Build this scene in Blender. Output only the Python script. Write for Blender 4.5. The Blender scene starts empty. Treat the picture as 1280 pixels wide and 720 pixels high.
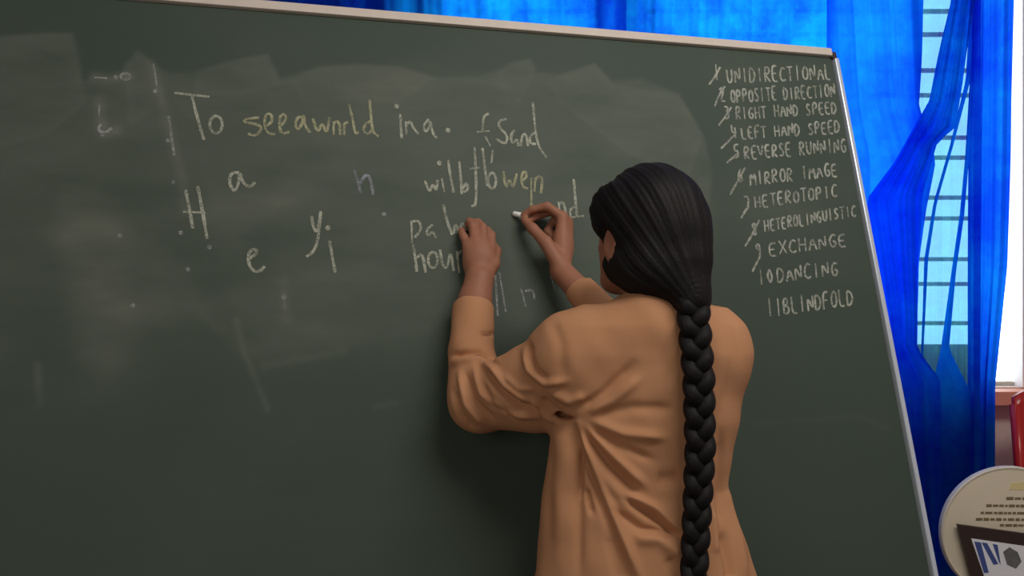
import bpy, bmesh, math, random
import numpy as np
from mathutils import Vector, Matrix
random.seed(7); rng = np.random.default_rng(7)
C = bpy.context.scene.collection
scene = bpy.context.scene

# ------------------------------------------------------------------ camera, sky, lights, exposure
CAM = Vector((0, 0, 1.28)); FPX = 1050.0
cd = bpy.data.cameras.new('camera'); cd.sensor_width = 36; cd.lens = FPX / 1280 * 36
cam = bpy.data.objects.new('camera', cd); C.objects.link(cam)
cam.location = CAM; cam.rotation_euler = (math.pi / 2, 0, 0); scene.camera = cam

world = bpy.data.worlds.new('sky'); scene.world = world; world.use_nodes = True
bg = world.node_tree.nodes['Background']; bg.inputs[0].default_value = (0.88, 0.95, 1, 1); bg.inputs[1].default_value = 3.2

def area(name, loc, target, sx, sy, power, color):
    l = bpy.data.lights.new(name, 'AREA'); l.shape = 'RECTANGLE'; l.size = sx; l.size_y = sy
    l.energy = power; l.color = color
    o = bpy.data.objects.new(name, l); C.objects.link(o); o.location = loc
    o.rotation_euler = (Vector(target) - Vector(loc)).to_track_quat('-Z', 'Y').to_euler()
    return o
area('ceiling_tube_light', (1.0, 0.35, 2.85), (0.35, 1.7, 1.35), 1.5, 0.4, 26, (1, 0.94, 0.86))
area('rear_fill_light', (-1.4, -1.9, 1.9), (0.0, 1.7, 1.2), 1.6, 1.4, 15, (1, 0.95, 0.88))  # fill lamp added behind the camera; the rear wall has no doorway

scene.view_settings.view_transform = 'Standard'; scene.view_settings.look = 'None'
scene.view_settings.exposure = 0.0; scene.view_settings.gamma = 1.0
scene.view_settings.use_curve_mapping = False

# ------------------------------------------------------------------ helpers
def W(px, py, D):
    return Vector(((px - 640) / FPX * D, D, CAM.z - (py - 360) / FPX * D))
def WA(px, py, D): return np.array(W(px, py, D))

def tag(o, label=None, cat=None, group=None, kind=None):
    if label: o['label'] = label
    if cat: o['category'] = cat
    if group: o['group'] = group
    if kind: o['kind'] = kind
    return o
def empty(name, loc, label, cat, group=None):
    o = bpy.data.objects.new(name, None); C.objects.link(o); o.location = loc
    o.empty_display_size = 0.05
    return tag(o, label, cat, group)
def link(name, me, mat=None, parent=None, smooth=False):
    o = bpy.data.objects.new(name, me); C.objects.link(o)
    if mat: me.materials.append(mat)
    if smooth: me.shade_smooth()
    if parent:
        o.parent = parent
        o.matrix_parent_inverse = Matrix.Translation(-parent.location) if parent.parent is None else parent.matrix_parent_inverse.copy()
        if parent.parent is not None: o.matrix_parent_inverse = Matrix.Identity(4)
    return o
def pymesh(name, verts, faces, mat=None, parent=None, smooth=False):
    me = bpy.data.meshes.new(name); me.from_pydata([tuple(v) for v in verts], [], faces); me.update()
    return link(name, me, mat, parent, smooth)
def npmesh(name, V, F, mat=None, parent=None):
    me = bpy.data.meshes.new(name); n = len(V); m = len(F)
    me.vertices.add(n); me.vertices.foreach_set('co', np.asarray(V, np.float32).ravel())
    me.loops.add(m * 4); me.loops.foreach_set('vertex_index', np.asarray(F, np.int32).ravel())
    me.polygons.add(m); me.polygons.foreach_set('loop_start', np.arange(0, m * 4, 4, dtype=np.int32))
    me.polygons.foreach_set('loop_total', np.full(m, 4, np.int32))
    me.update(); me.validate()
    return link(name, me, mat, parent, True)
def bm_obj(name, bm, mat=None, parent=None, smooth=False, bevel=0):
    if bevel:
        bmesh.ops.bevel(bm, geom=list(bm.edges), offset=bevel, segments=2, affect='EDGES', profile=0.6)
    me = bpy.data.meshes.new(name); bm.to_mesh(me); bm.free()
    return link(name, me, mat, parent, smooth)
def box_bm(c, s, bm=None, R=None):
    bm = bm or bmesh.new()
    M = Matrix.Translation(Vector(c)) @ (R.to_4x4() if R else Matrix.Identity(4)) @ Matrix.Diagonal((*s, 1))
    bmesh.ops.create_cube(bm, size=1, matrix=M); return bm
def box(name, c, s, mat, parent=None, bevel=0, R=None):
    return bm_obj(name, box_bm(c, s, R=R), mat, parent, bevel=bevel)
def tube_mesh(pts, radii, seg=12, caps=True):
    """swept tube; radii float or (rx, ry) per point"""
    pts = [Vector(p) for p in pts]; V = []; F = []
    up = Vector((0, 1, 0)); prev = None
    for i, p in enumerate(pts):
        t = (pts[min(i + 1, len(pts) - 1)] - pts[max(i - 1, 0)]).normalized()
        a = (prev if prev else (up if abs(t.dot(up)) < .9 else Vector((1, 0, 0))))
        a = (a - t * a.dot(t)).normalized(); prev = a; b = t.cross(a)
        r = radii[i] if isinstance(radii, (list, tuple)) else radii
        ra, rb = r if isinstance(r, (list, tuple)) else (r, r)
        for k in range(seg):
            an = 2 * math.pi * k / seg
            V.append(p + a * math.cos(an) * ra + b * math.sin(an) * rb)
    for i in range(len(pts) - 1):
        for k in range(seg):
            k2 = (k + 1) % seg
            F.append((i * seg + k, i * seg + k2, (i + 1) * seg + k2, (i + 1) * seg + k))
    if caps:
        F.append(tuple(range(seg))[::-1]); F.append(tuple((len(pts) - 1) * seg + k for k in range(seg)))
    return V, F
def tube(name, pts, radii, mat, parent=None, seg=12):
    V, F = tube_mesh(pts, radii, seg)
    o = pymesh(name, V, F, mat, parent, True)
    bm = bmesh.new(); bm.from_mesh(o.data); bmesh.ops.recalc_face_normals(bm, faces=bm.faces); bm.to_mesh(o.data); bm.free()
    o.data.shade_smooth()
    return o

# ------------------------------------------------------------------ materials
def mat(name, color, rough=0.7, noise=0.0, nscale=20, bump=0.0, bscale=200, spec=0.5, metal=0, sss=0, color2=None, stretch=None):
    m = bpy.data.materials.new(name); m.use_nodes = True; nt = m.node_tree; N = nt.nodes; L = nt.links
    b = N['Principled BSDF']; b.inputs['Base Color'].default_value = (*color, 1); b.inputs['Roughness'].default_value = rough
    b.inputs['Specular IOR Level'].default_value = spec; b.inputs['Metallic'].default_value = metal
    if sss: b.inputs['Subsurface Weight'].default_value = sss; b.inputs['Subsurface Radius'].default_value = (.01, .004, .002)
    tc = N.new('ShaderNodeTexCoord'); src = tc.outputs['Object']
    if stretch:
        mp = N.new('ShaderNodeMapping'); mp.inputs['Scale'].default_value = stretch; L.new(src, mp.inputs[0]); src = mp.outputs[0]
    if noise or color2:
        n = N.new('ShaderNodeTexNoise'); n.inputs['Scale'].default_value = nscale; n.inputs['Detail'].default_value = 5
        L.new(src, n.inputs['Vector'])
        mx = N.new('ShaderNodeMix'); mx.data_type = 'RGBA'
        c2 = color2 or tuple(c * (1 - noise) for c in color)
        mx.inputs['A'].default_value = (*color, 1); mx.inputs['B'].default_value = (*c2, 1)
        L.new(n.outputs['Fac'], mx.inputs['Factor']); L.new(mx.outputs['Result'], b.inputs['Base Color'])
    if bump:
        n2 = N.new('ShaderNodeTexNoise'); n2.inputs['Scale'].default_value = bscale; n2.inputs['Detail'].default_value = 4
        L.new(src, n2.inputs['Vector']); bp = N.new('ShaderNodeBump'); bp.inputs['Strength'].default_value = bump
        bp.inputs['Distance'].default_value = 0.002
        L.new(n2.outputs['Fac'], bp.inputs['Height']); L.new(bp.outputs[0], b.inputs['Normal'])
    return m
M_wall = mat('wall_paint', (0.80, 0.66, 0.58), 0.85, 0.15, 6, 0.2, 90)
M_ceil = mat('ceiling_paint', (0.7, 0.68, 0.64), 0.9, 0.08, 4)
M_floor = mat('floor_cement', (0.25, 0.23, 0.21), 0.6, 0.3, 8, 0.2, 60)
M_frame = mat('board_frame_metal', (0.78, 0.69, 0.60), 0.45, 0.15, 40, 0.1, 300, metal=0.0)
M_edge = mat('board_edge_blue_reflection', (0.74, 0.82, 0.92), 0.3, 0.1, 40, 0.1, 300, metal=0.3)  # frame metal with its bluish reflection put into the base colour
M_back = mat('hardboard', (0.22, 0.13, 0.07), 0.8, 0.3, 30)
M_wood = mat('easel_wood', (0.28, 0.16, 0.08), 0.6, 0.35, 12, 0.3, 60, stretch=(6, 6, 1))
M_skin = mat('skin', (0.40, 0.18, 0.11), 0.55, 0.2, 45, 0.15, 500, spec=0.35, sss=0.08, color2=(0.33, 0.14, 0.08))
M_tunic = mat('tunic_cotton', (0.58, 0.30, 0.165), 0.85, 0.0, 30, 0.25, 900, spec=0.15, color2=(0.55, 0.27, 0.13))
M_trouser = mat('trouser_cotton', (0.62, 0.55, 0.45), 0.85, 0.1, 30, 0.2, 700, spec=0.15)
M_hair = mat('black_hair', (0.007, 0.0065, 0.008), 0.55, 0, 20, 0.5, 420, spec=0.18, color2=(0.012, 0.010, 0.010), stretch=(1, 1, 0.25))
M_sandal = mat('sandal_leather', (0.05, 0.03, 0.02), 0.6)
M_chalk = mat('chalk', (0.95, 0.95, 0.92), 0.9, 0.05, 200)
M_eye = mat('eye_white', (0.8, 0.78, 0.74), 0.2); M_iris = mat('iris', (0.03, 0.015, 0.01), 0.2)
M_winframe = mat('window_frame_paint', (0.55, 0.50, 0.42), 0.5, 0.1, 20)
M_bar = mat('window_bar_iron', (0.06, 0.06, 0.07), 0.6)
M_sill = mat('sill_paint', (0.85, 0.36, 0.24), 0.5, 0.15, 20)
M_red = mat('red_plastic', (0.55, 0.02, 0.015), 0.25, 0.1, 8, spec=0.6)
M_cream = mat('cream_board', (0.90, 0.80, 0.60), 0.6, 0.12, 10)
M_yellow = mat('yellow_print', (0.82, 0.70, 0.34), 0.7)
M_print = mat('brown_print', (0.22, 0.17, 0.08), 0.8)
M_dark = mat('dark_frame', (0.045, 0.025, 0.022), 0.5)
M_card = mat('white_card', (0.92, 0.93, 0.98), 0.5)
M_blue = mat('blue_print', (0.06, 0.10, 0.32), 0.6); M_grey = mat('grey_print', (0.22, 0.22, 0.22), 0.8, 0.6, 60)
M_rod = mat('rod_metal', (0.4, 0.4, 0.42), 0.3, metal=0.9)

def curtain_mat(name, tcol, dcol, transp, tmix=0.75, nscale=6):
    m = bpy.data.materials.new(name); m.use_nodes = True; nt = m.node_tree; N = nt.nodes; L = nt.links; N.clear()
    out = N.new('ShaderNodeOutputMaterial'); tr = N.new('ShaderNodeBsdfTranslucent'); df = N.new('ShaderNodeBsdfDiffuse')
    tp = N.new('ShaderNodeBsdfTransparent'); a = N.new('ShaderNodeMixShader'); b = N.new('ShaderNodeMixShader')
    tc = N.new('ShaderNodeTexCoord'); n = N.new('ShaderNodeTexNoise'); n.inputs['Scale'].default_value = nscale; n.inputs['Detail'].default_value = 6
    n.inputs['Roughness'].default_value = 0.65
    L.new(tc.outputs['Object'], n.inputs['Vector'])
    mx = N.new('ShaderNodeMix'); mx.data_type = 'RGBA'
    mx.inputs['A'].default_value = (*[c * 0.75 for c in tcol[:1]], tcol[1] * 0.45, tcol[2] * 0.9, 1)
    mx.inputs['B'].default_value = (tcol[0], min(1, tcol[1] * 1.6), tcol[2], 1)
    rp = N.new('ShaderNodeMapRange'); rp.inputs['From Min'].default_value = 0.35; rp.inputs['From Max'].default_value = 0.65
    L.new(n.outputs['Fac'], rp.inputs['Value']); L.new(rp.outputs[0], mx.inputs['Factor']); L.new(mx.outputs['Result'], tr.inputs[0])
    df.inputs[0].default_value = (*dcol, 1); tp.inputs[0].default_value = (*[min(1, c) for c in tcol], 1)
    a.inputs[0].default_value = tmix; b.inputs[0].default_value = transp
    L.new(df.outputs[0], a.inputs[1]); L.new(tr.outputs[0], a.inputs[2]); L.new(a.outputs[0], b.inputs[1]); L.new(tp.outputs[0], b.inputs[2])
    L.new(b.outputs[0], out.inputs[0]); return m
M_cur = curtain_mat('blue_curtain_cloth', (0.004, 0.23, 1.0), (0.008, 0.04, 0.24), 0.05, 0.8)
M_cur2 = curtain_mat('blue_curtain_cloth_plain', (0.004, 0.16, 1.0), (0.008, 0.04, 0.24), 0.04, 0.8, 3)
M_sheer = curtain_mat('pale_sheer_cloth', (0.20, 0.52, 0.82), (0.02, 0.15, 0.4), 0.36, 0.25)

# ------------------------------------------------------------------ room shell
YW = 3.05      # inner face of the window wall
XL, XR, YB, ZC = -2.6, 2.5, -3.0, 3.0
def struct(o): o['kind'] = 'structure'; return o
struct(box('floor', ((XL + XR) / 2, (YW + YB) / 2, -0.05), (XR - XL + .4, YW - YB + .4, 0.1), M_floor))
struct(box('ceiling', ((XL + XR) / 2, (YW + YB) / 2, ZC + 0.05), (XR - XL + .4, YW - YB + .4, 0.1), M_ceil))
struct(box('wall_left', (XL - 0.1, (YW + YB) / 2, ZC / 2), (0.2, YW - YB + .4, ZC), M_wall))
struct(box('wall_right', (XR + 0.1, (YW + YB) / 2, ZC / 2), (0.2, YW - YB + .4, ZC), M_wall))
struct(box('wall_rear', ((XL + XR) / 2, YB - 0.1, ZC / 2), (XR - XL, 0.2, ZC), M_wall))
def xw(px, D=YW): return (px - 640) / FPX * D
SILL = CAM.z - (484 - 360) / FPX * YW; HEAD = 2.62
w1 = (xw(550), xw(740)); w2 = (xw(800), xw(1279))
bm = bmesh.new()
def wbox(x0, x1, z0, z1): box_bm(((x0 + x1) / 2, YW + 0.05, (z0 + z1) / 2), (x1 - x0, 0.10, z1 - z0), bm)
wbox(XL, XR, 0, SILL); wbox(XL, XR, HEAD, ZC)
wbox(XL, w1[0], SILL, HEAD); wbox(w1[1], w2[0], SILL, HEAD); wbox(w2[1], XR, SILL, HEAD)
struct(bm_obj('wall_front', bm, M_wall))
for i, (a, b) in enumerate((w1, w2)):
    fr = bmesh.new(); fy = YW + 0.068; t = 0.03
    for c, s in ((((a + b) / 2, fy, HEAD - t / 2), (b - a, .05, t)), (((a + b) / 2, fy, SILL + t / 4), (b - a, .05, t / 2)),
                 ((a + t / 2, fy, (SILL + HEAD) / 2), (t, .05, HEAD - SILL)), ((b - (.004 if i == 0 else .014), fy, (SILL + HEAD) / 2), (.008, .05, HEAD - SILL))):
        if not (i and s[0] == .008): box_bm(c, s, fr)
    wf = bm_obj('window_%d' % (i + 1), fr, M_winframe); wf['kind'] = 'structure'
    # upright and horizontal bars of the grille
    ups = [xw(640)] if i == 0 else [xw(992), xw(1090)]
    for u in ups:
        box('mullion', (u, fy, (SILL + HEAD) / 2), (0.05 if i and u < xw(1000) else 0.02, .03, HEAD - SILL), M_bar, wf)
    ys = [433, 404, 355, 324, 273, 247, 197, 172, 119, 88, 43, 14]
    zs = [CAM.z - (y - 360) / FPX * (YW + .05) for y in ys]
    for k in range(3): zs += [zs[10] + 0.226 * (k + 1) - 0.0, zs[11] + 0.226 * (k + 1)]
    xe = b if i == 0 else xw(1226)
    for z in zs:
        if z < HEAD - .04:
            box('window_bar', ((a + xe) / 2, fy - .015, z), (xe - a, 0.012, 0.015), M_bar, wf)
    if i: box('lower_panel', ((a + xe) / 2, fy, (SILL + zs[0]) / 2), (xe - a, 0.02, zs[0] - SILL), M_bar, wf)
M_white = mat('white_gloss_paint', (0.9, 0.88, 0.85), 0.4)
struct(box('trim_3', (w2[1] - .004, YW + .045, (SILL + HEAD) / 2), (.008, .11, HEAD - SILL - .002), M_white))
struct(box('trim_1', ((w2[0] + w2[1]) / 2, YW - 0.03, SILL - 0.03), (w2[1] - w2[0] + .30, 0.12, 0.05), M_sill, bevel=0.004))
struct(box('trim_2', ((w1[0] + w1[1]) / 2, YW - 0.03, SILL - 0.03), (w1[1] - w1[0] + .05, 0.12, 0.05), M_sill, bevel=0.004))

# ------------------------------------------------------------------ curtains
def interp(poly, y):
    ys = [p[1] for p in poly]; xs = [p[0] for p in poly]
    return float(np.interp(y, ys, xs))
def curtain_panel(name, Lb, Rb, D, m, parent, pleats, amp, slant=0.0, nx=70, nz=80, ztop=2.66, zbot=0.28, ph=0.0):
    V = []; F = []
    for j in range(nz + 1):
        z = ztop + (zbot - ztop) * j / nz
        py = 360 - (z - CAM.z) * FPX / D
        xl = (interp(Lb, py) - 640) / FPX * D; xr = (interp(Rb, py) - 640) / FPX * D
        for i in range(nx + 1):
            u = i / nx; x = xl + (xr - xl) * u
            s = 2 * math.pi * pleats * u + ph + slant * (z - 1.6)
            y = D + amp * (math.sin(s) + 0.35 * math.sin(2.3 * s + 1 + 2 * z) + 0.2 * math.sin(5.1 * s + 3 * z))
            V.append((x, y, z))
    for j in range(nz):
        for i in range(nx):
            a = j * (nx + 1) + i; F.append((a, a + 1, a + nx + 2, a + nx + 1))
    return pymesh(name, V, F, m, parent, True)
DC = 2.90
cur_l = empty('curtain', (W(700, 0, DC).x, DC, 2.66), 'blue cloth curtain showing above and just right of the blackboard, gathered panel lit from behind', 'curtain')
curtain_panel('cloth_panel', [(230, 0), (235, 900)], [(783, 0), (783, 900)], DC - .01, M_cur, cur_l, 9, 0.018, 0.8, nx=150)
curtain_panel('cloth_panel', [(757, 0), (757, 900)], [(1042, 0), (1042, 900)], DC + .035, M_cur, cur_l, 5, 0.012, -0.8, nx=110)
curtain_panel('cloth_panel', [(1034, 0), (1034, 900)], [(1153, 0), (1150, 130), (1172, 200), (1160, 260), (1150, 330), (1147, 440), (1150, 600), (1150, 900)], DC, M_cur2, cur_l, 2.2, 0.012, 2.5, ph=.8)
cur_r = empty('curtain', (W(1200, 0, DC).x, DC, 2.66), 'blue cloth curtain pulled into slanting folds beside the bare strip of window at right', 'curtain')
curtain_panel('cloth_fold', [(1190, 0), (1163, 125), (1120, 200), (1082, 250), (1105, 400), (1110, 900)],
              [(1217, 0), (1206, 100), (1196, 160), (1174, 176), (1155, 240), (1149, 330), (1146, 436), (1174, 474), (1176, 900)], DC - .05, M_cur, cur_r, 2.2, 0.010, 3)
curtain_panel('cloth_fold', [(1213, 0), (1207, 100), (1188, 180), (1167, 253), (1155, 324), (1152, 440), (1150, 900)],
              [(1220, 0), (1213, 100), (1192, 180), (1171, 253), (1160, 324), (1154, 440), (1160, 900)], DC - .03, M_cur, cur_r, .5, 0.008, 0, nx=8)
curtain_panel('cloth_fold', [(1216, 0), (1213, 100), (1206, 200), (1199, 270), (1189, 338), (1176, 436), (1166, 480), (1166, 900)],
              [(1221, 0), (1216, 100), (1211, 200), (1205, 270), (1195, 338), (1186, 436), (1218, 500), (1219, 900)], DC - .03, M_cur, cur_r, .5, 0.008, 0, nx=8)
curtain_panel('cloth_fold', [(1216, 0), (1213, 200), (1213, 440), (1208, 900)],
              [(1266, 0), (1262, 200), (1257, 330), (1241, 480), (1240, 640), (1244, 900)], DC - .01, M_cur2, cur_r, 2.5, 0.012, 0, ph=2)
curtain_panel('cloth_fold', [(1213, 0), (1213, 900)], [(1226, 0), (1222, 900)], DC - .045, M_cur, cur_r, .6, 0.008, 0, nx=10)
sh = curtain_panel('sheer_curtain', [(1132, 0), (1132, 900)], [(1224, 0), (1222, 900)], DC + .05, M_sheer, None, 4, 0.008, .5)
tag(sh, 'pale see-through inner curtain hanging between the blue curtain folds and window grille', 'curtain')
rod = tube('curtain_rod', [(W(200, 0, DC).x, DC, 2.68), (XR - 0.02, DC, 2.68)], 0.012, M_rod)
tag(rod, 'thin metal rod the blue curtains hang from, above the window', 'curtain rod')

# ------------------------------------------------------------------ blackboard plane
u_ = np.array((3937.0, 1050.0, 0.0)); u_ /= np.linalg.norm(u_)
v_ = np.array((-280.0, 1050.0, 3853.0)); v_ /= np.linalg.norm(v_)
n_ = np.cross(u_, v_)                       # towards the camera
k_ = n_.dot(WA(645, 268, 1.80) - np.array(CAM))
def hitd(px, py):
    r = np.array(((px - 640) / FPX, 1.0, -(py - 360) / FPX)); return k_ / n_.dot(r), r
def bd(px, py): return hitd(px, py)[0]
TR = np.array(CAM) + bd(1039, 72) * hitd(1039, 72)[1]        # top right corner of the writing surface
def uv(px, py):
    d, r = hitd(px, py); P = np.array(CAM) + d * r - TR; return np.array((P.dot(u_), P.dot(v_)))
def B(u, v, off=0.0): return TR + u_ * u + v_ * v + n_ * off
BW, BH = 2.20, 1.32
Rb = Matrix((u_, -n_, v_)).transposed()      # local x=u, y=away, z=v
M_board = bpy.data.materials.new('chalkboard_green'); M_board.use_nodes = True
nt = M_board.node_tree; N = nt.nodes; L = nt.links; bs = N['Principled BSDF']
bs.inputs['Roughness'].default_value = 0.62; bs.inputs['Specular IOR Level'].default_value = 0.3
at = N.new('ShaderNodeAttribute'); at.attribute_name = 'dust'
tc = N.new('ShaderNodeTexCoord'); nz = N.new('ShaderNodeTexNoise'); nz.inputs['Scale'].default_value = 4; nz.inputs['Detail'].default_value = 7; nz.inputs['Roughness'].default_value = .6
mp = N.new('ShaderNodeMapping'); mp.inputs['Rotation'].default_value = (0, .5, 0); mp.inputs['Scale'].default_value = (1, 1, 3); L.new(tc.outputs['Object'], mp.inputs[0]); L.new(mp.outputs[0], nz.inputs['Vector'])
mr = N.new('ShaderNodeMapRange'); mr.inputs['From Min'].default_value = .3; mr.inputs['From Max'].default_value = .7; mr.inputs['To Min'].default_value = .45; mr.inputs['To Max'].default_value = 1.45
L.new(nz.outputs['Fac'], mr.inputs['Value'])
mu = N.new('ShaderNodeMath'); mu.operation = 'MULTIPLY'; L.new(at.outputs['Fac'], mu.inputs[0]); L.new(mr.outputs[0], mu.inputs[1])
mx = N.new('ShaderNodeMix'); mx.data_type = 'RGBA'; mx.inputs['A'].default_value = (0.054, 0.080, 0.060, 1); mx.inputs['B'].default_value = (0.27, 0.275, 0.225, 1)
L.new(mu.outputs[0], mx.inputs['Factor']); L.new(mx.outputs['Result'], bs.inputs['Base Color'])

board = empty('blackboard', tuple(B(-BW / 2, -BH)), 'large dark green chalkboard covered in chalk handwriting, leaning back on its stand', 'blackboard')
# dust left by the duster, computed over the board's own coordinates
nx, nzv = 440, 270
U, Vv = np.meshgrid(np.linspace(-BW, 0, nx), np.linspace(-BH, 0, nzv), indexing='ij')
def polyd(pts):
    P = np.array([uv(*p) for p in pts]); d = np.full(U.shape, 9.0); ins = np.zeros(U.shape, bool)
    for i in range(len(P)):
        a = P[i]; b = P[(i + 1) % len(P)]; e = b - a
        t = np.clip(((U - a[0]) * e[0] + (Vv - a[1]) * e[1]) / (e @ e), 0, 1)
        d = np.minimum(d, np.hypot(U - a[0] - t * e[0], Vv - a[1] - t * e[1]))
        c = ((a[1] > Vv) != (b[1] > Vv)) & (U < (b[0] - a[0]) * (Vv - a[1]) / (b[1] - a[1] + 1e-12) + a[0]); ins ^= c
    return np.where(ins, d, -d)
def sst(x, a, b): t = np.clip((x - a) / (b - a), 0, 1); return t * t * (3 - 2 * t)
dust = np.full(U.shape, 0.0)
top = [(-60, 48), (60, 40), (93, 40), (100, 62), (106, 98), (150, 95), (153, 82), (172, 60), (194, 80), (214, 90), (236, 88), (290, 74), (336, 66), (350, 96), (400, 82), (440, 78), (500, 82), (545, 95), (600, 94), (640, 76), (664, 72), (672, 88), (700, 92), (744, 78), (766, 100), (800, 96), (850, 116), (882, 170), (892, 215)]
full = top + [(880, 330), (760, 420), (640, 430), (560, 430), (500, 455), (420, 450), (320, 462), (285, 400), (250, 372), (225, 380), (180, 425), (170, 470), (120, 490), (90, 440), (50, 430), (-60, 520)]
d = polyd(full); edge = np.where(Vv > uv(640, 250)[1], sst(d, -.004, .010), sst(d, -.04, .07)); fade = 0.55 + 0.45 * sst(Vv, uv(640, 430)[1], uv(640, 130)[1])
dust += 0.15 * edge * fade
for w, s, pts in ((.05, .006, [(-60, 48), (60, 40), (93, 40), (104, 98), (110, 130), (60, 170), (-60, 200)]),
                  (.05, .005, [(153, 82), (172, 60), (194, 80), (210, 130), (160, 160)]),
                  (.05, .005, [(245, 88), (290, 74), (336, 66), (350, 96), (352, 108), (300, 120), (240, 120)]),
                  (.03, .005, [(360, 98), (400, 82), (440, 78), (500, 82), (545, 97), (500, 130), (380, 130)]),
                  (.04, .005, [(610, 100), (640, 76), (664, 72), (672, 90), (650, 130)]),
                  (.05, .005, [(680, 100), (744, 78), (766, 104), (850, 118), (880, 170), (860, 230), (780, 190), (700, 130)]),
                  (.05, .05, [(30, 270), (130, 240), (250, 320), (300, 400), (170, 440), (80, 400)]),
                  (.04, .04, [(60, 200), (170, 240), (190, 420), (150, 490), (80, 470), (50, 300)]),
                  (.03, .03, [(330, 300), (560, 330), (560, 420), (420, 450), (320, 400)]),
                  (.04, .05, [(240, 200), (420, 240), (300, 330), (220, 300)]),
                  (.03, .02, [(230, 360), (330, 430), (345, 460), (290, 450), (240, 400)])):
    dd = polyd(pts); soft = sst(dd, -s * .4, max(s * 1.5, .03)); dust += (1.7 if s < .015 else 2.2) * w * np.where(dd > 0, sst(dd, -.001, s), 0) * (0.5 + 0.5 * (1 - soft) if s < .02 else soft)
def seg_dust(pts, wd, amt):
    global dust
    P = [uv(*p) for p in pts]; dd = np.full(U.shape, 9.0)
    for a, b in zip(P[:-1], P[1:]):
        e = b - a; t = np.clip(((U - a[0]) * e[0] + (Vv - a[1]) * e[1]) / (e @ e), 0, 1)
        dd = np.minimum(dd, np.hypot(U - a[0] - t * e[0], Vv - a[1] - t * e[1]))
    dust += amt * 1.5 * np.exp(-(dd / wd) ** 2)
for a in (([(190, 78), (200, 120), (212, 165), (228, 225), (232, 262)], .010, .10), ([(118, 96), (135, 98), (160, 95)], .010, .22), ([(124, 125), (126, 150), (130, 168), (145, 163)], .012, .16),
          ([(295, 400), (305, 440), (335, 512)], .006, .09), ([(330, 458), (370, 450), (430, 440)], .008, .05), ([(47, 455), (50, 505)], .006, .10), ([(470, 508), (496, 503)], .006, .09),
          ([(350, 250), (400, 215), (440, 200)], .03, .04), ([(500, 85), (650, 105), (800, 110)], .03, .02), ([(940, 530), (1075, 520), (1110, 535)], .006, .03),
          ([(355, 350), (358, 400)], .01, .06), ([(355, 368), (356, 385)], .004, .15), ([(900, 90), (1040, 100), (1060, 250), (950, 270), (920, 120)], .05, .035)):
    seg_dust(*a)
# a faint film of dust with broad wipes everywhere
for q in range(26):
    cx, cy = rng.uniform(-BW, 0), rng.uniform(-BH, 0); an = rng.uniform(-.5, .9); a, b = rng.uniform(.15, .4), rng.uniform(.03, .09)
    X = (U - cx) * math.cos(an) + (Vv - cy) * math.sin(an); Y = -(U - cx) * math.sin(an) + (Vv - cy) * math.cos(an)
    dust += rng.uniform(.008, .03) * np.exp(-(X / a) ** 4 - (Y / b) ** 4)
dust += 0.012
Pb = TR + U[..., None] * u_ + Vv[..., None] * v_
ii, jj = np.meshgrid(np.arange(nx - 1), np.arange(nzv - 1), indexing='ij'); a0 = (ii * nzv + jj).ravel()
F = np.stack([a0, a0 + nzv, a0 + nzv + 1, a0 + 1], 1)
surf = npmesh('writing_surface', Pb.reshape(-1, 3), F, M_board, board)
atr = surf.data.attributes.new('dust', 'FLOAT', 'POINT'); atr.data.foreach_set('value', dust.ravel().astype(np.float32))
box('backing_panel', B(-BW / 2, -BH / 2, -.010), (BW, .018, BH), M_back, board, R=Rb)
fw = .021
def rail(u0, u1, v0, v1, m, n='frame_rail'):
    o = box(n, B((u0 + u1) / 2, (v0 + v1) / 2, -.006), (u1 - u0, .034, v1 - v0), m, board, bevel=.003, R=Rb); return o
rail(-BW - fw, -.002, 0, fw, M_frame); rail(-BW - fw, fw, -BH - fw, -BH, M_frame)
rail(-BW - fw, -BW, -BH, 0, M_frame)
rr = rail(.002, .014, -BH, -.006, M_edge); rr['label'] = 'metal edge strip on the right side, bluish reflection painted into its colour'
cc = box('corner_gap_block', B(.004, .004, -.008), (.016, .03, .018), M_dark, board, R=Rb, bevel=.002)  # dark block put in for the shaded gap between the two rails
tray = box('chalk_tray', B(-BW / 2, -BH - fw - .012, .03), (BW, .08, .015), M_wood, board, R=Rb, bevel=.003)
# easel stand behind
easel = empty('board_easel', (B(-BW / 2, -BH)[0], 2.0, 0), 'brown wooden easel stand holding the blackboard from behind', 'easel')
for uu in (-BW + .3, -.3):
    t0 = B(uu, .02 - .1, -.045); bt = B(uu, -BH, -.045); zb = bt[2]; foot = bt - v_ * (zb - .02) / v_[2]
    tube('leg', [tuple(foot), tuple(t0)], .02, M_wood, easel, 8)
    top_ = B(uu, -.15, -.075); tube('rear_leg', [tuple(top_), (top_[0] + .03, min(YW - .17, top_[1] + .45), 0.02)], .017, M_wood, easel, 8)
tube('crossbar', [tuple(B(-BW + .3, -BH - .04, -.03)), tuple(B(-.3, -BH - .04, -.03))], .02, M_wood, easel, 8)
tube('crossbar', [tuple(B(-BW + .3, -.5, -.065)), tuple(B(-.3, -.5, -.065))], .018, M_wood, easel, 8)

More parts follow.
